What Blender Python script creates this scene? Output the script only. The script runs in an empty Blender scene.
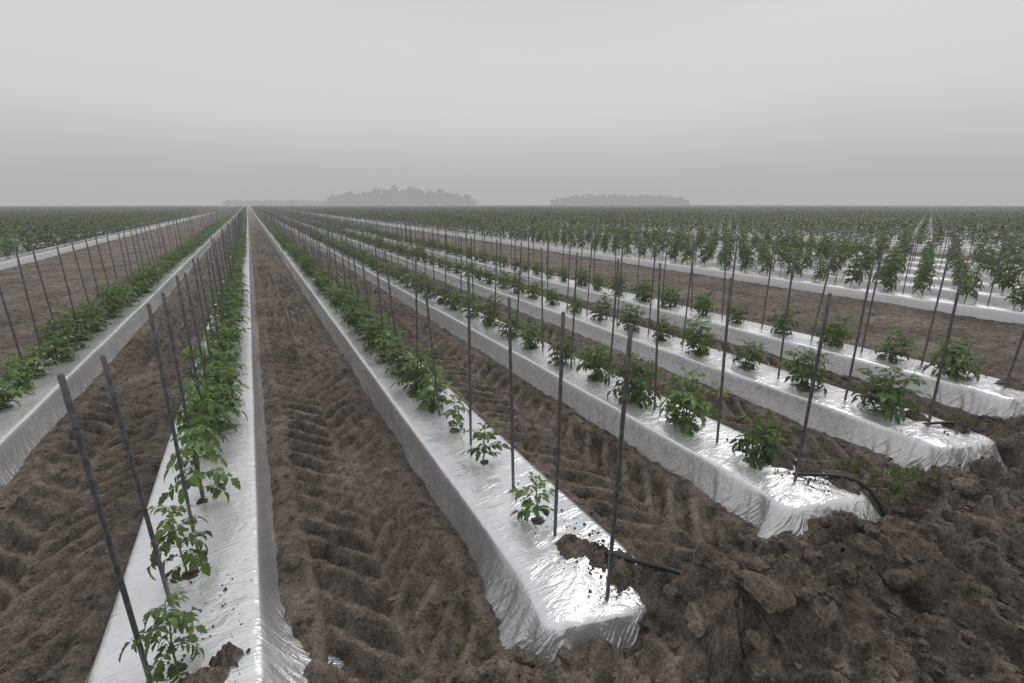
import bpy, math, random, time
import numpy as np
from mathutils import Vector, Matrix
T0=time.time()
random.seed(7); rng=np.random.default_rng(7)
scene=bpy.context.scene
col=scene.collection
scene.view_settings.view_transform='Standard'
scene.view_settings.look='None'
scene.view_settings.exposure=0

# ---------------------------------------------------------------- noise
def _h(ix,iy,seed):
    n=(ix.astype(np.int64)*374761393+iy.astype(np.int64)*668265263+seed*974711)&0xffffffff
    n=((n^(n>>13))*1274126177)&0xffffffff
    n=n^(n>>16)
    return (n&0xffff)/32767.5-1.0
def vn(x,y,seed=0):
    x=np.asarray(x,float);y=np.asarray(y,float)
    x0=np.floor(x);y0=np.floor(y);fx=x-x0;fy=y-y0
    fx=fx*fx*(3-2*fx);fy=fy*fy*(3-2*fy)
    a=_h(x0,y0,seed);b=_h(x0+1,y0,seed);c=_h(x0,y0+1,seed);d=_h(x0+1,y0+1,seed)
    return (a*(1-fx)+b*fx)*(1-fy)+(c*(1-fx)+d*fx)*fy
def fbm(x,y,o=4,seed=0,g=.5):
    s=0;a=1;t=0
    c,sn=math.cos(.6),math.sin(.6)
    for i in range(o):
        s=s+a*vn(x,y,seed+i*17);t+=a;a*=g
        x,y=(x*c-y*sn)*2.03+3.1,(x*sn+y*c)*2.03-1.7
    return s/t
def sst(a,b,x):
    t=np.clip((x-a)/(b-a),0,1);return t*t*(3-2*t)

# ---------------------------------------------------------------- layout
SP=1.83
BASE=-2.35
PER=8*SP
def block_rows(b): return [BASE+b*PER+i*SP for i in range(6)]
NEAR=block_rows(0)
YEND={0:2.2,1:1.72,2:1.34,3:1.36,4:1.25,5:1.38}
CAMH=2.07
BH=.2
def yend_arr(x):
    xs=np.array([-60]+NEAR+[12.3,400]);ys=np.array([2.2]+[YEND[i] for i in range(6)]+[1.35,1.35])
    return np.interp(x,xs,ys)

def ground_h(x,y):
    x=np.asarray(x,float);y=np.asarray(y,float)
    u=(x-BASE)%PER
    k=np.clip(np.round(u/SP),0,5)
    d=u-k*SP
    d=np.where(u>PER-SP,u-PER,d)
    ad=np.abs(d)
    ye=yend_arr(x)
    infield=sst(-.12,.15,y-ye)
    near=np.clip(1-(np.abs(x)-12)/15,0,1)*np.clip(1-(y-40)/40,0,1)
    z=-.035*infield
    z=z+fbm(x*1.3,y*1.3,3,3)*.02
    rough=fbm(x*8,y*8,4,11,.65)
    z+=rough*(.028+.06*(1-infield))
    z+=(.5-np.abs(fbm(x*3.6,y*3.6,4,21,.6))*1.6)*(.014+.12*(1-infield))
    lump=fbm(x*5.5+7,y*5.5,3,61,.5)
    z+=(1-infield)*sst(.02,.14,lump)*.085
    z+=(1-infield)*(.02+fbm(x*1.7,y*1.7,2,41)*.07)
    b=(1-sst(.2,.33,ad))*sst(.15,.4,y-ye)
    z=z*(1-b*near)+b*near*.09
    z+=np.exp(-((ad-.46)/.06)**2)*.018*infield*near*(1+1.0*fbm(x*5,y*4,2,77))
    def track(uu,hw,amp,sd,per=.25):
        uu=uu+vn(y*1.1,uu*0,sd)*.03
        m=(1-sst(hw*.88,hw*1.03,np.abs(uu)+.02*vn(x*9,y*9,sd+3)))
        ph=(y-np.abs(uu)*1.15+np.where(uu>0,per/2,0)+fbm(x*3.2,y*3.2,3,sd+5)*.05)/per
        f=ph-np.floor(ph)
        bar=sst(.02,.16,f)*(1-sst(.5,.8,f))
        mod=np.clip(.88+.75*fbm(x*1.9+4,y*1.2,3,sd+9),.2,1.3)
        cen=1-.9*np.exp(-(uu/.03)**2)
        return m*(.0-amp*(bar*mod*cen-.35))+np.exp(-((np.abs(uu)-hw*1.1)/.04)**2)*.025*(1+vn(x*6,y*5,sd+2))
    fl=(((x-BASE)+SP/2)%SP)-SP/2
    fu=np.where(fl>0,fl-SP/2,fl+SP/2)
    infur=infield*near
    gap=(u>5*SP+.6)&(u<PER-.6)
    z+=np.where(gap,0,track(fu,.36,.10,101))*infur
    for off in (5*SP+1.5,5*SP+3.6):
        z+=np.where(gap,track(u-off,.3,.06,int(off*10)),0)*infur
    def g(cx,cy,rx,ry,a):
        return a*np.exp(-((x-cx)/rx)**2-((y-cy)/ry)**2)
    nz=1+.6*fbm(x*5,y*5,3,55)
    z+=g(1.80,1.20,.24,.19,.22)*nz+g(1.50,1.08,.2,.12,.08)*nz
    z+=g(2.35,1.1,.35,.25,.07)*nz
    z+=g(3.58,1.17,.27,.15,-.30)+g(3.1,.85,.5,.22,.13)*nz+g(4.15,1.05,.2,.3,.13)*nz
    z+=g(5.3,1.1,.3,.14,-.28)+g(5.1,.75,.6,.2,.13)*nz+g(6.0,1.1,.22,.3,.15)*nz
    z+=g(7.2,1.2,.4,.18,-.15)+g(7,.7,.6,.22,.12)*nz
    z+=g(2.2,.6,.7,.3,.07)*nz+g(-.3,1.45,.3,.15,.1)*nz
    z+=g(.62,.9,.5,.3,-.03)
    return z

def mesh_obj(name,verts,faces,mats,parent=None,smooth=True,attrs=None,link=True,midx=None):
    me=bpy.data.meshes.new(name)
    verts=np.asarray(verts,dtype=np.float32).reshape(-1,3)
    if isinstance(faces,np.ndarray):
        n,kk=faces.shape
        me.vertices.add(len(verts));me.vertices.foreach_set('co',verts.ravel())
        me.loops.add(n*kk);me.loops.foreach_set('vertex_index',faces.ravel().astype(np.int32))
        me.polygons.add(n);me.polygons.foreach_set('loop_start',np.arange(0,n*kk,kk,dtype=np.int32))
        try: me.polygons.foreach_set('loop_total',np.full(n,kk,dtype=np.int32))
        except Exception: pass
        me.update(calc_edges=True)
    else:
        me.from_pydata(verts.tolist(),[],faces);me.update()
    for m in mats: me.materials.append(m)
    if midx is not None: me.polygons.foreach_set('material_index',np.asarray(midx,dtype=np.int32))
    me.polygons.foreach_set('use_smooth',np.full(len(me.polygons),smooth))
    if attrs:
        for k,v in attrs.items():
            a=me.attributes.new(k,'FLOAT','POINT');a.data.foreach_set('value',np.asarray(v,dtype=np.float32))
    me.validate()
    if not link: return me
    ob=bpy.data.objects.new(name,me);col.objects.link(ob)
    if parent: ob.parent=parent
    return ob

# ---------------------------------------------------------------- materials
def newmat(name):
    m=bpy.data.materials.new(name);m.use_nodes=True
    nt=m.node_tree;nt.nodes.clear()
    return m,nt
def N(nt,t,**kw):
    n=nt.nodes.new(t)
    for k,v in kw.items(): setattr(n,k,v)
    return n
def noise(nt,vec,scale,detail=4,rough=.55,dist=0,ntype=None):
    n=N(nt,'ShaderNodeTexNoise')
    if ntype: n.noise_type=ntype
    n.inputs['Scale'].default_value=scale
    n.inputs['Detail'].default_value=detail;n.inputs['Roughness'].default_value=rough
    n.inputs['Distortion'].default_value=dist
    nt.links.new(vec,n.inputs['Vector']);return n
def ramp(nt,fac,stops):
    r=N(nt,'ShaderNodeValToRGB');e=r.color_ramp.elements
    while len(e)<len(stops): e.new(.5)
    for i,(p,c) in enumerate(stops):
        e[i].position=p;e[i].color=(c[0],c[1],c[2],1) if not isinstance(c,(int,float)) else (c,c,c,1)
    nt.links.new(fac,r.inputs[0]);return r
def mix(nt,fac,a,b,blend='MIX'):
    m=N(nt,'ShaderNodeMix',data_type='RGBA',blend_type=blend)
    for s,v in ((0,fac),(6,a),(7,b)):
        if hasattr(v,'is_linked'): nt.links.new(v,m.inputs[s])
        elif isinstance(v,(int,float)): m.inputs[s].default_value=v
        else: m.inputs[s].default_value=(v[0],v[1],v[2],1)
    return m.outputs[2]
def mth(nt,op,a,b=None,clamp=False):
    m=N(nt,'ShaderNodeMath',operation=op,use_clamp=clamp)
    for s,v in ((0,a),(1,b)):
        if v is None: continue
        if hasattr(v,'is_linked'): nt.links.new(v,m.inputs[s])
        else: m.inputs[s].default_value=v
    return m.outputs[0]
def mapping(nt,vec,scale):
    m=N(nt,'ShaderNodeMapping');m.inputs['Scale'].default_value=scale
    nt.links.new(vec,m.inputs[0]);return m.outputs[0]
def bump(nt,h,strength,dist,normal=None):
    b=N(nt,'ShaderNodeBump')
    if hasattr(strength,'is_linked'): nt.links.new(strength,b.inputs['Strength'])
    else: b.inputs['Strength'].default_value=strength
    b.inputs['Distance'].default_value=dist
    nt.links.new(h,b.inputs['Height'])
    if normal: nt.links.new(normal,b.inputs['Normal'])
    return b.outputs[0]

def soil_material(name='soil'):
    m,nt=newmat(name)
    g=N(nt,'ShaderNodeNewGeometry').outputs['Position']
    n1=noise(nt,g,.8,3,.6);n2=noise(nt,g,9,5,.7);n3=noise(nt,g,60,4,.7)
    c1=ramp(nt,n1.outputs[0],[(.35,(.20,.163,.136)),(.65,(.35,.298,.256))])
    c2=ramp(nt,n2.outputs[0],[(.34,(.34,.315,.295)),(.5,(.84,.84,.84)),(.68,(1.25,1.25,1.25))])
    c=mix(nt,1.0,c1.outputs[0],c2.outputs[0],'MULTIPLY')
    c3=ramp(nt,n3.outputs[0],[(.32,(.48,.46,.44)),(.68,(1.25,1.25,1.25))])
    c=mix(nt,.9,c,c3.outputs[0],'MULTIPLY')
    h=mth(nt,'ADD',mth(nt,'MULTIPLY',n2.outputs[0],.085),mth(nt,'MULTIPLY',n3.outputs[0],.032))
    b=bump(nt,h,1.0,1.0)
    p=N(nt,'ShaderNodeBsdfPrincipled');p.inputs['Roughness'].default_value=.9
    p.inputs['Specular IOR Level'].default_value=.15
    nt.links.new(c,p.inputs['Base Color']);nt.links.new(b,p.inputs['Normal'])
    o=N(nt,'ShaderNodeOutputMaterial');nt.links.new(p.outputs[0],o.inputs[0]);return m
M_soil=soil_material()

def plastic_material():
    m,nt=newmat('silver_white_plastic_film')
    g=N(nt,'ShaderNodeNewGeometry').outputs['Position']
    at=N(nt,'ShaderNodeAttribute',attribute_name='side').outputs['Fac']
    en=N(nt,'ShaderNodeAttribute',attribute_name='endw').outputs['Fac']
    ar=N(nt,'ShaderNodeAttribute',attribute_name='arc').outputs['Fac']
    cv=N(nt,'ShaderNodeCombineXYZ')
    nt.links.new(mth(nt,'ADD',ar,mth(nt,'MULTIPLY',at,.12)),cv.inputs[0]);nt.links.new(mth(nt,'MULTIPLY',at,.2),cv.inputs[1])
    n1=noise(nt,mapping(nt,g,(3.,.8,3.)),1.,3,.6)
    cr=noise(nt,mapping(nt,cv.outputs[0],(15,3,1)),1,3,.6,.4)
    crr=mth(nt,'ABSOLUTE',mth(nt,'SUBTRACT',cr.outputs[0],.5))
    nw=noise(nt,mapping(nt,g,(5,12,5)),1,4,.55,1.0)
    nwr=mth(nt,'ABSOLUTE',mth(nt,'SUBTRACT',nw.outputs[0],.5))
    nd=noise(nt,g,22,5,.75)
    ns=noise(nt,g,170,2,.7)
    base=ramp(nt,n1.outputs[0],[(.3,(.74,.755,.78)),(.7,(.89,.895,.90))])
    f=mth(nt,'ADD',mth(nt,'MULTIPLY',nd.outputs[0],.55),mth(nt,'MULTIPLY',n1.outputs[0],.45))
    f=mth(nt,'ADD',f,mth(nt,'MULTIPLY',at,.07))
    dirt=ramp(nt,f,[(.55,0.0),(.75,.55)])
    sp=ramp(nt,mth(nt,'ADD',ns.outputs[0],mth(nt,'MULTIPLY',at,.05)),[(.66,0.0),(.71,.65)])
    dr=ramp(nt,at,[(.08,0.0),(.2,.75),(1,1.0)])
    side_grey=mth(nt,'MULTIPLY',dr.outputs[0],mth(nt,'SUBTRACT',.62,mth(nt,'MULTIPLY',en,.3)))  # film colour turns greyer down the bed sides, less so near row ends
    c=mix(nt,side_grey,base.outputs[0],(.32,.31,.30))
    c=mix(nt,dirt.outputs[0],c,(.30,.265,.235))
    c=mix(nt,sp.outputs[0],c,(.16,.13,.11))
    r=ramp(nt,n1.outputs[0],[(.3,.14),(.7,.28)])
    ro=mth(nt,'ADD',r.outputs[0],mth(nt,'MULTIPLY',dirt.outputs[0],.4))
    ro=mth(nt,'ADD',ro,mth(nt,'MULTIPLY',at,.05))
    h=mth(nt,'MULTIPLY',crr,mth(nt,'MULTIPLY',at,mth(nt,'ADD',mth(nt,'MULTIPLY',en,.055),.022)))
    h=mth(nt,'ADD',h,mth(nt,'MULTIPLY',nwr,mth(nt,'ADD',mth(nt,'MULTIPLY',en,.006),.013)))
    b=bump(nt,h,1.0,1.0)
    p=N(nt,'ShaderNodeBsdfPrincipled')
    p.inputs['Specular IOR Level'].default_value=.6
    nt.links.new(mth(nt,'SUBTRACT',.6,mth(nt,'MULTIPLY',dirt.outputs[0],.6)),p.inputs['Metallic'])
    nt.links.new(c,p.inputs['Base Color']);nt.links.new(ro,p.inputs['Roughness']);nt.links.new(b,p.inputs['Normal'])
    o=N(nt,'ShaderNodeOutputMaterial');nt.links.new(p.outputs[0],o.inputs[0]);return m
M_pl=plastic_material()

def leaf_material(name,ca,cb):
    m,nt=newmat(name)
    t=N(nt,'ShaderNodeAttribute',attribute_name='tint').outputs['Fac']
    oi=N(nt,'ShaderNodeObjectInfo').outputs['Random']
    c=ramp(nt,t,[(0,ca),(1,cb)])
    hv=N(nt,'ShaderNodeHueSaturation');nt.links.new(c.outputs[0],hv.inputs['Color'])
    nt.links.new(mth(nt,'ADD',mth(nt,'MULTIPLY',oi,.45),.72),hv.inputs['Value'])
    p=N(nt,'ShaderNodeBsdfPrincipled');p.inputs['Roughness'].default_value=.5
    p.inputs['Specular IOR Level'].default_value=.3
    nt.links.new(hv.outputs[0],p.inputs['Base Color'])
    tr=N(nt,'ShaderNodeBsdfTranslucent')
    nt.links.new(mix(nt,1.0,hv.outputs[0],(1.2,1.3,.7),'MULTIPLY'),tr.inputs[0])
    ms=N(nt,'ShaderNodeMixShader');ms.inputs[0].default_value=.2
    nt.links.new(p.outputs[0],ms.inputs[1]);nt.links.new(tr.outputs[0],ms.inputs[2])
    o=N(nt,'ShaderNodeOutputMaterial');nt.links.new(ms.outputs[0],o.inputs[0]);return m
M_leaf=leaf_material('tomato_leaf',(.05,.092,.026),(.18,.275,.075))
M_grass=leaf_material('grass_blade',(.08,.13,.03),(.18,.26,.07))
M_tree=leaf_material('tree_foliage',(.02,.03,.016),(.04,.055,.03))
def simple(name,c,rough,metal=0,ns=40,var=.35,spec=.5):
    m,nt=newmat(name)
    g=N(nt,'ShaderNodeTexCoord').outputs['Object']
    n=noise(nt,g,ns,4,.65)
    k=ramp(nt,n.outputs[0],[(.3,tuple(v*(1-var) for v in c)),(.7,tuple(v*(1+var) for v in c))])
    p=N(nt,'ShaderNodeBsdfPrincipled');p.inputs['Roughness'].default_value=rough;p.inputs['Metallic'].default_value=metal
    p.inputs['Specular IOR Level'].default_value=spec
    nt.links.new(k.outputs[0],p.inputs['Base Color'])
    nt.links.new(bump(nt,n.outputs[0],.3,.002),p.inputs['Normal'])
    o=N(nt,'ShaderNodeOutputMaterial');nt.links.new(p.outputs[0],o.inputs[0]);return m
M_stake=simple('weathered_steel',(.125,.13,.138),.42,.45,30,.5)
M_hose=simple('black_polyethylene',(.012,.012,.013),.4,0,40,.2)
M_stem=simple('plant_stem',(.14,.19,.07),.6)
M_bark=simple('bark',(.05,.04,.03),.9)

# ---------------------------------------------------------------- ground sheet
def graded(a,b,step,g1,g2,lim):
    c=list(np.arange(a,b,step))
    s=step;v=c[-1]
    while v<lim: s*=g2;v+=s;c.append(v)
    s=step;v=c[0];L=[]
    while v>-lim: s*=g1;v-=s;L.append(v)
    return np.array(L[::-1]+c)
xs=graded(-3.0,6.2,.018,1.035,1.035,4500)
ys=graded(.25,5.5,.018,1.25,1.025,4500)
X,Y=np.meshgrid(xs,ys)
Z=ground_h(X,Y)
nx,ny=len(xs),len(ys)
i=np.arange(nx*ny).reshape(ny,nx)
F=np.stack([i[:-1,:-1],i[:-1,1:],i[1:,1:],i[1:,:-1]],-1).reshape(-1,4)
mesh_obj('ground',np.stack([X,Y,Z],-1),F,[M_soil])

# ---------------------------------------------------------------- plastic covered beds
def make_bed(xc,ye,yfar,seed,fine=True):
    HW=.31;R=.08
    yy=[0.0];s=.012 if fine else .1
    L=yfar-(ye+R)
    while yy[-1]<L:
        if yy[-1]>(1.8 if fine else .5): s*=1.05
        s=min(s,6)
        yy.append(yy[-1]+s)
    yy=np.array(yy);yy[-1]=L
    P=[];Nn=[]
    for t in yy[::-1]: P.append((xc-HW,ye+R+t));Nn.append((-1,0))
    nc=14 if fine else 4
    for k in range(1,nc+1):
        a=math.pi+math.pi/2*k/nc
        P.append((xc-HW+R+R*math.cos(a),ye+R+R*math.sin(a)));Nn.append((math.cos(a),math.sin(a)))
    ne=50 if fine else 4
    for k in range(1,ne):
        P.append((xc-HW+R+(2*HW-2*R)*k/ne,ye));Nn.append((0,-1))
    for k in range(0,nc):
        a=-math.pi/2+math.pi/2*k/nc
        P.append((xc+HW-R+R*math.cos(a),ye+R+R*math.sin(a)));Nn.append((math.cos(a),math.sin(a)))
    for t in yy: P.append((xc+HW,ye+R+t));Nn.append((1,0))
    P=np.array(P);Nn=np.array(Nn)
    Q=P+Nn*.08
    arc=np.concatenate([[0],np.cumsum(np.hypot(*(Q[1:]-Q[:-1]).T))])
    A=arc-arc[len(arc)//2]
    C=np.stack([np.full(len(P),xc),np.maximum(P[:,1],ye+HW)],-1)
    endw=1-sst(.1,.9,P[:,1]-ye)
    rings=[];side=[];ends=[]
    tops=[0,.12,.25,.4,.55,.7,.82,.92] if fine else [0,.9]
    for t in tops:
        q=C*(1-t)+P*t
        z=BH+.006*(1-t*t)+fbm(q[:,0]*2.5+seed,q[:,1]*1.6,3,seed)*.010
        if fine:
            rr=1-2*np.abs(fbm(q[:,0]*6+q[:,1]*3,q[:,1]*9-q[:,0]*4,3,seed+3))
            z=z+rr*.007*(.15+endw)
        rings.append(np.c_[q,z]);side.append(np.zeros(len(P)));ends.append(endw)
    drops=[(0,.004),(.004,.014),(.010,.035),(.017,.06),(.025,.09),(.034,.12),(.044,.15),(.056,.18),(.07,.21),(.088,.245),(.112,.28),(.14,.31)] if fine else [(0,.006),(.02,.06),(.06,.18),(.11,.28)]
    for (o,dz) in drops:
        w=dz/.2
        if fine:
            sk=A+dz*.6*np.sign(A)*(1-endw*.5)
            r1=1-2.4*np.abs(fbm(sk*8,dz*1.5+A*0,2,seed+7,.5))
            r2=1-2.4*np.abs(fbm(sk*22,dz*3+A*0,2,seed+9,.5))
            off=o*(1+1.5*endw*(.5+fbm(A*3,A*0,2,seed+4)))+w*endw*(.036*r1+.016*r2)+w*.003*r1+w*.008*fbm(A*1.6,dz*4,2,seed+8)
        else:
            off=o+0*A
        base=BH+fbm(P[:,0]*2.5+seed,P[:,1]*1.6,3,seed)*.010
        q=P+Nn*off[:,None]
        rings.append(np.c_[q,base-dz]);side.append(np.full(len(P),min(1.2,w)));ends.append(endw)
    n=len(P);V=np.concatenate(rings)
    F=[];a=np.arange(n-1)
    for r in range(len(rings)-1):
        b=r*n;F.append(np.stack([b+a,b+n+a,b+n+a+1,b+a+1],-1))
    return V,np.concatenate(F),np.concatenate(side),np.concatenate(ends),np.tile(A,len(rings))
for k,xc in enumerate(NEAR):
    V,F,s,e,ar=make_bed(xc,YEND[k],330,10+k*13)
    if k>=2:
        wt=np.clip(1-(V[:,1]-YEND[k])/.5,0,1)
        V[:,1]-=wt*(V[:,0]-xc)*.22
        V[:,2]-=wt*wt*.05*np.clip((V[:,0]-xc)/.4+.6,0,2)
        V[:,0]+=wt*wt*(V[:,0]-xc)*.22
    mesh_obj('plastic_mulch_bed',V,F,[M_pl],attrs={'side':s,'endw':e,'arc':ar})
VV=[];FF=[];SS=[];AA=[];off=0
far_rows=[]
for b in list(range(-9,0))+list(range(1,24)):
    for xc in block_rows(b):
        far_rows.append(xc)
        V,F,s,e,ar=make_bed(xc,float(yend_arr(xc)),330,int(abs(xc)*7)%97,fine=False)
        VV.append(V);FF.append(F+off);SS.append(s);AA.append(ar);off+=len(V)
VV=np.concatenate(VV)
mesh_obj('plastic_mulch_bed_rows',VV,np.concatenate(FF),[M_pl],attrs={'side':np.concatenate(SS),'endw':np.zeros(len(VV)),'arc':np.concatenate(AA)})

# ---------------------------------------------------------------- plants
TT=np.array([0,.16,.3,.38,.55,.62,.8,1.0]);WW=np.array([.06,.2,.30,.2,.27,.17,.15,.0])
class MB:
    def __init__(s): s.v=[];s.f=[];s.t=[];s.m=[]
    def add(s,v,f,t,m=0):
        o=len(s.v);s.v.extend(v);s.f.extend([tuple(i+o for i in q) for q in f]);s.t.extend([t]*len(v));s.m.extend([m]*len(f))
def frame(d,up=Vector((0,0,1))):
    d=d.normalized();x=d.cross(up)
    if x.length<1e-3: x=Vector((1,0,0))
    x.normalize();n=x.cross(d).normalized();return d,x,n
def leaflet(mb,o,d,nrm,L,W,tint,R):
    d=d.normalized();x=d.cross(nrm).normalized();n=x.cross(d).normalized()
    droop=R.uniform(.1,.6);fold=R.uniform(.1,.5);curl=R.uniform(-.15,.25)
    v=[];f=[]
    for t,w in zip(TT,WW):
        c=o+d*(t*L)-n*(droop*t*t*L)
        ww=w*W*R.uniform(.85,1.15)
        v.append(c-x*ww+n*(fold*ww-curl*ww*ww/W)+d*(.04*L));v.append(c);v.append(c+x*ww+n*(fold*ww-curl*ww*ww/W)+d*(.04*L))
    for i in range(len(TT)-1):
        a=i*3;f.append((a,a+3,a+4,a+1));f.append((a+1,a+4,a+5,a+2))
    mb.add(v,f,tint)
def tube(mb,pts,r0,r1,sides=4,m=1,tint=.5):
    v=[];f=[]
    for i,p in enumerate(pts):
        d=(pts[min(i+1,len(pts)-1)]-pts[max(i-1,0)]);_,x,n=frame(d,Vector((.3,.2,1)))
        r=r0+(r1-r0)*i/(len(pts)-1)
        for k in range(sides):
            a=2*math.pi*k/sides;v.append(p+x*(r*math.cos(a))+n*(r*math.sin(a)))
    for i in range(len(pts)-1):
        for k in range(sides):
            a=i*sides+k;b=i*sides+(k+1)%sides;f.append((a,b,b+sides,a+sides))
    f.append(tuple(range((len(pts)-1)*sides,len(pts)*sides)))
    mb.add(v,f,tint,m)
def comp_leaf(mb,o,az,el,L,R,tint,dr=(.12,.26),ls=1.0):
    pts=[o];p=o.copy();e=el
    n=6;side=R.uniform(-.35,.35)
    for i in range(n):
        d=Vector((math.cos(az)*math.cos(e),math.sin(az)*math.cos(e),math.sin(e)))
        p=p+d*(L/n);pts.append(p.copy());e-=R.uniform(*dr);az+=side/n
    tube(mb,pts,.0026,.0012,3)
    for i,sz in ((2,.34),(3,.48),(4,.5),(5,.46)):
        d=(pts[i+1]-pts[i]).normalized();_,x,nn=frame(d)
        for s in (-1,1):
            dd=(x*s*1.0+d*R.uniform(.2,.8)+Vector((0,0,R.uniform(-.6,.2))))
            l=L*sz*R.uniform(.7,1.15)*ls
            nr=(nn+x*R.uniform(-.6,.6)+d*R.uniform(-.6,.6))
            leaflet(mb,pts[i]+x*s*.004,dd,nr,l,l*1.05,min(1,max(0,tint+R.uniform(-.2,.2))),R)
    d=(pts[-1]-pts[-2]).normalized();_,x,nn=frame(d)
    leaflet(mb,pts[-1],d,nn+x*R.uniform(-.4,.4),L*.6*ls,L*.6*ls,tint,R)
def plant(seed,H,nl,L,nstem=1,low=.15,lean=.06,spread=0.,dr=(.12,.26),ls=1.0,elb=.1):
    R=random.Random(seed);mb=MB()
    for s in range(nstem):
        a0=R.uniform(0,6.28);sp=spread*(s>0)+lean*R.random()
        pts=[Vector((0,0,-.04))];HH=H*R.uniform(.75,1.05) if s else H
        for k in range(1,8):
            t=k/7
            pts.append(Vector((math.cos(a0)*sp*t+R.uniform(-.006,.006),math.sin(a0)*sp*t+R.uniform(-.006,.006),HH*t)))
        tube(mb,pts,.0065,.003,5)
        m=nl//nstem
        for k in range(m):
            t=low+(1-low)*(k+R.uniform(-.3,.3))/max(1,m-1);t=min(1,max(low*.5,t))
            q=t*7;i0=min(6,int(q));p=pts[i0].lerp(pts[i0+1],q-i0)
            az=a0+k*2.4+R.uniform(-.5,.5)
            el=elb+.95*t+R.uniform(-.25,.25)
            ll=L*(1-.45*max(0,t-.6)/.4)*R.uniform(.7,1.15)*(.8+.2*min(1,t*3))
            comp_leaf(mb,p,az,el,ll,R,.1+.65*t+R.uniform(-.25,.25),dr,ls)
    return mesh_obj('tomato_plant_mesh',[tuple(v) for v in mb.v],mb.f,[M_leaf,M_stem],link=False,attrs={'tint':mb.t},midx=mb.m,smooth=True)
LEGGY=[plant(100+i,.42+.03*i,17,.16,1,.2,.05,elb=.3,dr=(.2,.4),ls=.85) for i in range(4)]
SMALL=[plant(200+i,.27,11,.12,1,.2,.04,elb=.3) for i in range(2)]
BUSH=[plant(300+i,.30+.025*(i%4),64,.16+.01*(i%3),5,.06,.04,.12,dr=(.12,.34),ls=.68,elb=.35) for i in range(8)]
TALL=[plant(400+i,.66+.05*i,46,.20,3,.25,.05,.09,elb=.25,dr=(.2,.4),ls=.85) for i in range(4)]

def stake_mesh(L=1.47,r=.0103):
    v=[];f=[];S=12
    prof=[(-.12,r),(0,r),(.4,r),(.9,r),(L-.115,r),(L-.11,r*.8),(L-.112,r*.62)]
    for z,rr in prof:
        for k in range(S):
            a=2*math.pi*k/S
            q=rr*(0.86 if k in (0,1) else 1)
            v.append((q*math.cos(a),q*math.sin(a),z))
    for i in range(len(prof)-1):
        for k in range(S):
            f.append((i*S+k,i*S+(k+1)%S,(i+1)*S+(k+1)%S,(i+1)*S+k))
    f.append(tuple(range((len(prof)-1)*S,len(prof)*S)))
    return mesh_obj('stake_mesh',v,f,[M_stake],link=False,smooth=True)
STAKE=stake_mesh()

def empty(name):
    e=bpy.data.objects.new(name,None);col.objects.link(e);e.empty_display_size=.1;return e
E_pl=empty('tomato_plant_rows');E_st=empty('stake_rows')
R=random.Random(5)
def put(name,me,loc,rz,sc,parent=None,rx=0,ry=0,sz=None):
    o=bpy.data.objects.new(name,me);col.objects.link(o)
    o.location=loc;o.rotation_euler=(rx,ry,rz);o.scale=(sc,sc,sz if sz else sc)
    if parent: o.parent=parent
    return o
def put_plant(me,x,y,sc,top=False,sz=None):
    put('tomato_plant' if top else 'plant',me,(x,y,BH+.005),R.uniform(0,6.28),sc,None if top else E_pl,R.uniform(-.09,.09),R.uniform(-.09,.09),sz)
def put_stake(x,y,top=False,h=1.0,lean=.022):
    o=put('plant_stake' if top else 'stake',STAKE,(x,y,BH),0,1,None if top else E_st,
        R.gauss(0,lean),R.gauss(0,lean),h*R.uniform(.97,1.03))
SEG0=30
holes=[]
for k,xc in enumerate(NEAR):
    if k==1:
        ps=[(1.98,LEGGY[0],.8),(2.58,LEGGY[1],.9),(3.3,LEGGY[2],1.1),(3.95,LEGGY[3],1.15)];y=4.45;step=.52
        ss=[(-.085,1.97,.955),(-.065,2.40,.955),(-.02,2.98,1),(.0,3.35,1)];sy=3.95;sstep=.62
    elif k==2:
        ps=[(2.09,SMALL[0],1.0),(2.86,SMALL[1],1.15),(3.45,LEGGY[1],.72),(4.0,BUSH[3],.9)];y=4.5;step=.52
        ss=[(0,1.43,1),(0.02,1.93,1),(.02,2.44,1),(0.02,3.16,1)];sy=3.8;sstep=.68
    elif k==0:
        ps=[];y=2.7;step=.52;ss=[];sy=2.5;sstep=.68
    else:
        ps=[];y={3:1.93,4:1.88,5:2.0}[k];step=.69;ss=[];sy={3:1.6,4:1.56,5:1.6}[k];sstep=.69
    for (py,me,sc) in ps:
        put_plant(me,xc+R.uniform(-.02,.02),py,sc,True);holes.append((xc,py))
    while y<SEG0:
        sc=R.uniform(.8,1.2)*(1.1 if k<3 else 1.04)
        if R.random()>.02 or y<4:
            put_plant(BUSH[R.randrange(8)],xc+R.uniform(-.03,.03),y,sc,y<8,sc*R.uniform(.88,1.1))
        holes.append((xc,y))
        y+=step*R.uniform(.9,1.1)
    for (dx,s,h) in ss: put_stake(xc+dx,s,True,h,.012)
    while sy<SEG0:
        put_stake(xc+R.uniform(-.03,.03),sy,sy<8,lean=.028);sy+=sstep*R.uniform(.93,1.07)
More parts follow.
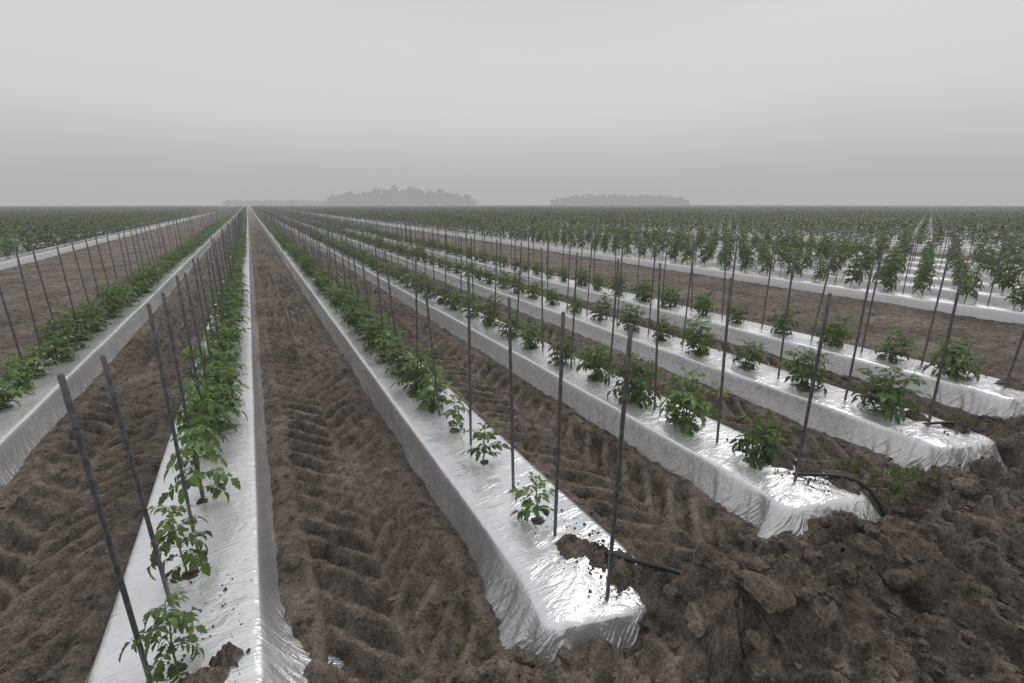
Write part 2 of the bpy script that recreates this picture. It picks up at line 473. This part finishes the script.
def lumps(rad,h,seed,n=22):
    v=[]
    for r in range(n+1):
        for a in range(36): v.append((r/n,2*math.pi*a/36))
    v=np.array(v);rr=v[:,0]*rad*(1+.6*fbm(np.cos(v[:,1])*2.6,np.sin(v[:,1])*2.6,4,seed,.8))
    x=rr*np.cos(v[:,1]);y=rr*np.sin(v[:,1]);t=v[:,0]
    z=h*(1-t**2)*(1+.8*fbm(x/rad*2.5,y/rad*2.5,3,seed+1))+.4*h*fbm(x*45,y*45,3,seed+2)*(t<.98)-.025*t**3
    F=[]
    for r in range(n):
        for a in range(36):
            F.append((r*36+a,r*36+(a+1)%36,(r+1)*36+(a+1)%36,(r+1)*36+a))
    return np.c_[x,y,z],np.array(F)
PV=[];PF=[];o=0
def addp(V,F):
    global o
    PV.append(V);PF.append(F+o);o+=len(V)
for j,(x,y) in enumerate(holes):
    if y<9:
        V,F=lumps(R.uniform(.04,.06),.010,j,8);addp(V+np.array([x,y,BH+.012]),F)
for j,(x,y,r,h) in enumerate([(1.36,1.80,.11,.05),(1.45,1.68,.09,.05),(1.52,1.56,.11,.05),(1.62,1.42,.17,.09),(1.46,1.5,.07,.04),(3.3,1.84,.14,.055),(3.38,1.66,.1,.04),(3.45,1.45,.12,.05),
        (-.34,1.93,.07,.06),(-.42,1.83,.11,.06),(5.1,1.7,.12,.04),(5.2,1.45,.13,.06),(6.95,1.6,.12,.04)]):
    V,F=lumps(r,h,300+j);addp(V+np.array([x,y,BH+.008-(.03 if y<1.5 else 0)]),F)
import bmesh
def ico(s):
    bm=bmesh.new();bmesh.ops.create_icosphere(bm,subdivisions=s,radius=1)
    v=np.array([q.co[:] for q in bm.verts]);f=np.array([[a.index for a in q.verts] for q in bm.faces]);bm.free();return v,f
I0=ico(1)
for j in range(700):
    k=R.choice((1,2,2,2,3,3,4));x=NEAR[k]+.13+R.gauss(0,.09);y=YEND[k]+.05+abs(R.gauss(0,.35))
    if abs(x-NEAR[k])>.28: continue
    rr=min(.0015+R.expovariate(1/.0028),.012)
    V=I0[0]*(1+.3*rng.standard_normal((len(I0[0]),1)))*rr
    addp(V+np.array([x,y,BH+.008]),np.c_[I0[1],I0[1][:,2]])
mesh_obj('soil_on_film',np.concatenate(PV),[tuple(dict.fromkeys(q)) for q in np.concatenate(PF).tolist()],[M_soil])
I1=ico(2);I2=ico(4)
CL=[]
for j in range(6000):
    x=R.uniform(-.8,9);y=R.uniform(.1,1.6)
    if y>float(yend_arr(x))-.02 and abs(((x-BASE+SP/2)%SP)-SP/2)<.46: continue
    CL.append((x,y,min(.055,.004+R.expovariate(1/.0088))))
for j in range(6500):
    k=R.randrange(-1,5);xf=BASE+k*SP+SP/2;y=1.3+R.random()**1.6*8
    x=xf+R.choice((-1,1))*abs(R.gauss(.40,.07)) if R.random()<.5 else xf+R.uniform(-.45,.45)
    if abs(x-xf)>.54: continue
    CL.append((x,y,min(.022,.0025+R.expovariate(1/.0045))))
CL+=[(2.85,.82,.10),(2.98,.95,.065),(2.75,.98,.07),(1.95,1.05,.11),(1.72,1.2,.085),(1.55,1.1,.06),(2.1,1.25,.08),(3.1,.75,.05),(4.1,1.0,.09),(4.3,1.2,.07),(2.5,.95,.06),(1.2,1.05,.045),(3.2,1.02,.09),(3.35,.9,.07),
     (5.9,1.1,.09),(6.1,1.3,.06),(3.0,1.1,.06),(4.8,.8,.09),(6.6,.9,.08),(.6,1.2,.035),(-.25,1.62,.06),(-.45,1.6,.08),(2.3,.7,.07),(3.6,.7,.08),(2.0,.8,.06),(1.75,.95,.07),(4.0,.75,.07),(4.6,1.0,.07),(1.86,1.33,.06),(1.9,1.2,.07),
     (2.6,.65,.06),(3.9,.55,.07),(5.4,.8,.09),(5.7,.6,.08),(4.35,.6,.06)]
CA=np.array(CL);CZ=ground_h(CA[:,0],CA[:,1])
PV=[];PF=[];o=0
def rockform(iv,sd,big):
    q=iv.copy()
    rr=np.random.default_rng(sd)
    for _ in range(9):
        n=rr.standard_normal(3);n/=np.linalg.norm(n);d=rr.uniform(.55,.85)
        s=q@n;m=s>d;q[m]-=np.outer((s[m]-d),n)
    if big:
        n2=fbm(q[:,0]*4+q[:,2]*2+sd,q[:,1]*4-q[:,2]*3,4,sd%31,.6);q=q*(1+.22*n2[:,None])
    else: q=q*(1+.12*rr.standard_normal((len(q),1)))
    return q
V1=[rockform(I1[0],900+i,False) for i in range(14)];V2=[rockform(I2[0],950+i,True) for i in range(8)]
for j,(x,y,r) in enumerate(CL):
    big=r>.03
    q=R.choice(V2 if big else V1);jf=(I2 if big else I1)[1]
    q=q*np.array([R.uniform(.8,1.4),R.uniform(.8,1.3),R.uniform(.5,.8)])*r
    a=R.uniform(0,6.28);c,s=math.cos(a),math.sin(a)
    q=np.c_[q[:,0]*c-q[:,1]*s,q[:,0]*s+q[:,1]*c,q[:,2]]
    addp(q+np.array([x,y,CZ[j]+r*.2]),jf)
mesh_obj('soil_clods',np.concatenate(PV),np.concatenate(PF),[M_soil],smooth=False)

# ---------------------------------------------------------------- drip hoses
def hose(pts):
    cu=bpy.data.curves.new('drip_irrigation_hose','CURVE');cu.dimensions='3D';cu.bevel_depth=.013;cu.bevel_resolution=3
    sp=cu.splines.new('NURBS');sp.points.add(len(pts)-1);sp.use_endpoint_u=True;sp.order_u=3
    for p,q in zip(sp.points,pts): p.co=(*q,1)
    cu.materials.append(M_hose)
    ob=bpy.data.objects.new('drip_irrigation_hose',cu);col.objects.link(ob)
hose([(1.44,1.72,.19),(1.47,1.62,.25),(1.56,1.47,.27),(1.64,1.37,.28),(1.71,1.27,.27),(1.73,1.2,.22),(1.74,1.12,.08)])
hose([(3.2,1.66,.2),(3.27,1.56,.235),(3.42,1.46,.235),(3.53,1.36,.2),(3.58,1.26,.08),(3.62,1.18,-.12)])
hose([(5.0,1.6,.2),(5.08,1.52,.235),(5.25,1.42,.23),(5.34,1.26,.14),(5.36,1.16,-.1)])
hose([(6.85,1.7,.2),(6.9,1.6,.24),(7.05,1.5,.22),(7.2,1.35,.1),(7.25,1.2,-.1)])

# ---------------------------------------------------------------- weeds
def tuft(x,y,n,h,rad,sd):
    Rr=random.Random(sd);mb=MB()
    pts=[(rad*Rr.random()**.7,Rr.uniform(0,6.28)) for _ in range(n)]
    zs=ground_h(np.array([x+r*math.cos(a) for r,a in pts]),np.array([y+r*math.sin(a) for r,a in pts]))
    for (r,a),zz in zip(pts,zs):
        b=Vector((r*math.cos(a),r*math.sin(a),float(zz)-.008))
        az=Rr.uniform(0,6.28);hh=h*Rr.uniform(.4,1.1);out=Rr.uniform(.2,.9)*hh
        d=Vector((math.cos(az),math.sin(az),0));s=Vector((-d.y,d.x,0))*.0035
        p=[b,b+d*out*.35+Vector((0,0,hh*.6)),b+d*out+Vector((0,0,hh*.85))]
        mb.add([p[0]-s,p[0]+s,p[1]-s,p[1]+s,p[2]],[(0,1,3,2),(2,3,4)],Rr.random())
    ob=mesh_obj('grass_tuft',[tuple(v) for v in mb.v],mb.f,[M_grass],attrs={'tint':mb.t},smooth=False)
    ob.location=(x,y,0)
for j,(x,y,n,h,r) in enumerate([(3.95,1.30,260,.09,.22),(4.3,1.38,180,.08,.18),(4.05,1.62,100,.08,.14),(.70,1.95,18,.06,.05),(.62,1.7,14,.05,.04),(4.1,1.9,40,.08,.1),(5.9,1.6,80,.1,.16),(2.9,.55,14,.05,.05),(2.2,1.6,14,.05,.05),(1.9,2.1,14,.05,.05),(5.0,.5,60,.07,.12)]):
    tuft(x,y,n,h,r,j)

# ---------------------------------------------------------------- mid & far rows
def seg_mesh(seed,length,step,H,W,nq,q,low=0.,sk=1,sh=1.37):
    Rr=random.Random(seed);v=[];f=[];t=[];mi=[]
    y=step/2;c_=0
    while y<length:
        cx=Rr.uniform(-.03,.03);hs=Rr.uniform(.8,1.15)
        for i in range(nq):
            a=Rr.uniform(0,6.28);zz=Rr.random();rad=W*math.sqrt(max(0,1-(2*abs(zz-.45))**2))*Rr.random()**.5
            c=Vector((cx+rad*math.cos(a),y+rad*math.sin(a),low+(H-low)*zz*hs+.03))
            d=Vector((math.cos(a),math.sin(a),Rr.uniform(-.7,.5))).normalized();_,x,n=frame(d)
            x=(x+n*Rr.uniform(-.5,.5)).normalized()
            l=q*Rr.uniform(.6,1.3);w=l*.4
            o=len(v);v+=[tuple(c-d*l*.5),tuple(c+x*w),tuple(c+d*l*.5),tuple(c-x*w)];f.append((o,o+1,o+2,o+3))
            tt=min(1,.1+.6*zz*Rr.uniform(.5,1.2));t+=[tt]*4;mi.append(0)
        if c_%sk==0:
            sy=y+step/2;lx,ly=Rr.gauss(0,.03),Rr.gauss(0,.03);o=len(v);r=.0103
            for (z,ax,ay) in ((-.05,0,0),(sh*Rr.uniform(.95,1.03),lx,ly)):
                for k in range(4):
                    v.append((ax+r*math.cos(k*1.571),sy+ay+r*math.sin(k*1.571),z));t.append(.5)
            for k in range(4): f.append((o+k,o+(k+1)%4,o+4+(k+1)%4,o+4+k));mi.append(1)
            f.append((o+4,o+5,o+6,o+7));mi.append(1)
        y+=step;c_+=1
    return mesh_obj('row_segment',v,f,[M_leaf,M_stake],link=False,attrs={'tint':t},midx=mi,smooth=False)
SEGN=[seg_mesh(500+i,8.4,.6,.45,.27,80,.12) for i in range(4)]
SEGT=[seg_mesh(520+i,8.4,.7,.86,.28,120,.14,.06,2,1.28) for i in range(4)]
SEGT2=[seg_mesh(540+i,25.2,.7,.86,.31,40,.22,.06,3,1.28) for i in range(3)]
E_seg=empty('tomato_plant_field')
def vis(x,y0,y1):
    for y in (y0,(y0+y1)/2,y1):
        ang=math.degrees(math.atan2(x,max(y,.01)))-28.4
        if abs(ang)<53: return True
    return False
cnt=0
for xc in NEAR:
    y=SEG0
    while y<300:
        put('row_segment',R.choice(SEGN),(xc,y,BH),0,1,E_seg);y+=8.4;cnt+=1
for xc in far_rows:
    ye=float(yend_arr(xc))
    if abs(xc)>330: continue
    y=ye+.35;q_=0
    while y<300:
        dd=math.hypot(xc,y)
        if dd<26:
            if vis(xc,y,y+.7):
                put_plant(R.choice(TALL),xc+R.uniform(-.03,.03),y,R.uniform(.8,1.15))
                if q_%2==0: put_stake(xc+R.uniform(-.03,.03),y+.35,h=.92)
            y+=.7;q_+=1;continue
        if dd<95: L=8.4;S=SEGT
        else: L=25.2;S=SEGT2
        if vis(xc,y,y+L):
            fl=R.random()<.5
            put('row_segment',R.choice(S),(xc,y+(L if fl else 0),BH),math.pi if fl else 0,1,E_seg);cnt+=1
        y+=L
print('segments',cnt,time.time()-T0)

# ---------------------------------------------------------------- distant trees
def trees(name,cx,cy,halfw,hfun,sd):
    Rr=random.Random(sd);v=[];f=[];t=[];mi=[]
    dirx=Vector((cy,-cx,0)).normalized();dep=Vector((cx,cy,0)).normalized()
    s=-halfw
    while s<halfw:
        H=hfun(s/halfw)*Rr.uniform(.85,1.08)
        if H>1.5:
            base=Vector((cx,cy,0))+dirx*s+dep*Rr.uniform(-18,18)
            r=.035*H;o=len(v)
            for (z,rr) in ((0,r),(H*.75,r*.4)):
                for k in range(5): v.append((base.x+rr*math.cos(k*1.2566),base.y+rr*math.sin(k*1.2566),z));t.append(.2)
            for k in range(5): f.append((o+k,o+(k+1)%5,o+5+(k+1)%5,o+5+k));mi.append(1)
            cl=[]
            for c in range(10):
                an=Rr.uniform(0,6.28);rr=.32*H*Rr.random();cl.append((base+Vector((rr*math.cos(an),rr*math.sin(an),H*Rr.uniform(.15,.88))),.18*H*Rr.uniform(.7,1.2),Rr.random()))
            for c,cr,ct in cl:
                for i in range(30):
                    d=Vector((Rr.gauss(0,1),Rr.gauss(0,1),Rr.gauss(0,.8))).normalized()
                    p=c+d*cr*Rr.random()**.4;_,x,n=frame(d+Vector((Rr.uniform(-.5,.5),Rr.uniform(-.5,.5),0)))
                    q=.06*H*Rr.uniform(.6,1.3)+.2;o=len(v)
                    v+=[tuple(p-x*q),tuple(p+n*q),tuple(p+x*q),tuple(p-n*q)];f.append((o,o+1,o+2,o+3));t+=[.3*ct+.5*Rr.random()]*4;mi.append(0)
        s+=max(1.6,H*.2)
    mesh_obj(name,v,f,[M_tree,M_bark],attrs={'tint':t},midx=mi,smooth=False)
trees('distant_trees',134,470,72,lambda u:5+12*math.sqrt(max(0,1-abs(u-.0)**1.6)),1)
trees('distant_trees',318,372,66,lambda u:4.5+7*math.sqrt(max(0,1-u*u)),2)
trees('distant_trees',40,560,60,lambda u:6,3)

# ---------------------------------------------------------------- fog bank (volume; emission stands in for sky light scattered by the fog)
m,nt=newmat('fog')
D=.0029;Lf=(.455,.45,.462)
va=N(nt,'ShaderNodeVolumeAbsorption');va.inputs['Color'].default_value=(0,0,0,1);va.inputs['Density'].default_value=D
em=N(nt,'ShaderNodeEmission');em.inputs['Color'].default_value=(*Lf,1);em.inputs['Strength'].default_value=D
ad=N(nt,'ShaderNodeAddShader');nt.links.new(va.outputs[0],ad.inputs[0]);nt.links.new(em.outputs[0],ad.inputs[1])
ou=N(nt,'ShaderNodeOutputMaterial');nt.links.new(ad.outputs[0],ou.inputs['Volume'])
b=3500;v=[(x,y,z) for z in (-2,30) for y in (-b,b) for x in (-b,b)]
mesh_obj('emissive_fog_bank',v,[(0,2,3,1),(4,5,7,6),(0,1,5,4),(2,6,7,3),(0,4,6,2),(1,3,7,5)],[m],smooth=False)

# ---------------------------------------------------------------- world and sun
w=bpy.data.worlds.new('World');scene.world=w;w.use_nodes=True
nt=w.node_tree;nt.nodes.clear()
SE,SR=math.radians(48),math.radians(70)
sky=N(nt,'ShaderNodeTexSky',sky_type='NISHITA');sky.sun_disc=False;sky.sun_elevation=SE;sky.sun_rotation=SR
bw=N(nt,'ShaderNodeRGBToBW');nt.links.new(sky.outputs[0],bw.inputs[0])
g=N(nt,'ShaderNodeTexCoord').outputs['Generated']
sx=N(nt,'ShaderNodeSeparateXYZ');nt.links.new(g,sx.inputs[0])
cn=noise(nt,mapping(nt,g,(1,1,3)),1.6,4,.5)
zz=mth(nt,'ADD',sx.outputs[2],mth(nt,'MULTIPLY',mth(nt,'SUBTRACT',cn.outputs[0],.5),.12))
r=ramp(nt,zz,[(0,(.48,.475,.488)),(.06,(.57,.562,.577)),(.17,(.77,.75,.77)),(.27,(.76,.745,.77)),(.42,(.64,.635,.66)),(1,(.86,.86,.87))])
nis=mth(nt,'MULTIPLY',bw.outputs[0],.1)
c=mix(nt,.05,r.outputs[0],nis)
bg=N(nt,'ShaderNodeBackground');bg.inputs['Strength'].default_value=1.0
nt.links.new(c,bg.inputs['Color'])
o_=N(nt,'ShaderNodeOutputWorld');nt.links.new(bg.outputs[0],o_.inputs[0])
sl=bpy.data.lights.new('sun','SUN');sl.energy=1.0;sl.angle=math.radians(32);sl.color=(1,.985,.96)
so=bpy.data.objects.new('sun',sl);col.objects.link(so)
d=Vector((math.sin(SR)*math.cos(SE),math.cos(SR)*math.cos(SE),math.sin(SE)))
so.rotation_euler=d.to_track_quat('Z','Y').to_euler()

# ---------------------------------------------------------------- camera
cd=bpy.data.cameras.new('camera');cam=bpy.data.objects.new('camera',cd);col.objects.link(cam)
cd.sensor_width=36;cd.lens=16.52;cd.clip_start=.05;cd.clip_end=9000
cam.location=(0,0,CAMH);cam.rotation_euler=(math.radians(90-16.3),0,math.radians(-28.4))
scene.camera=cam
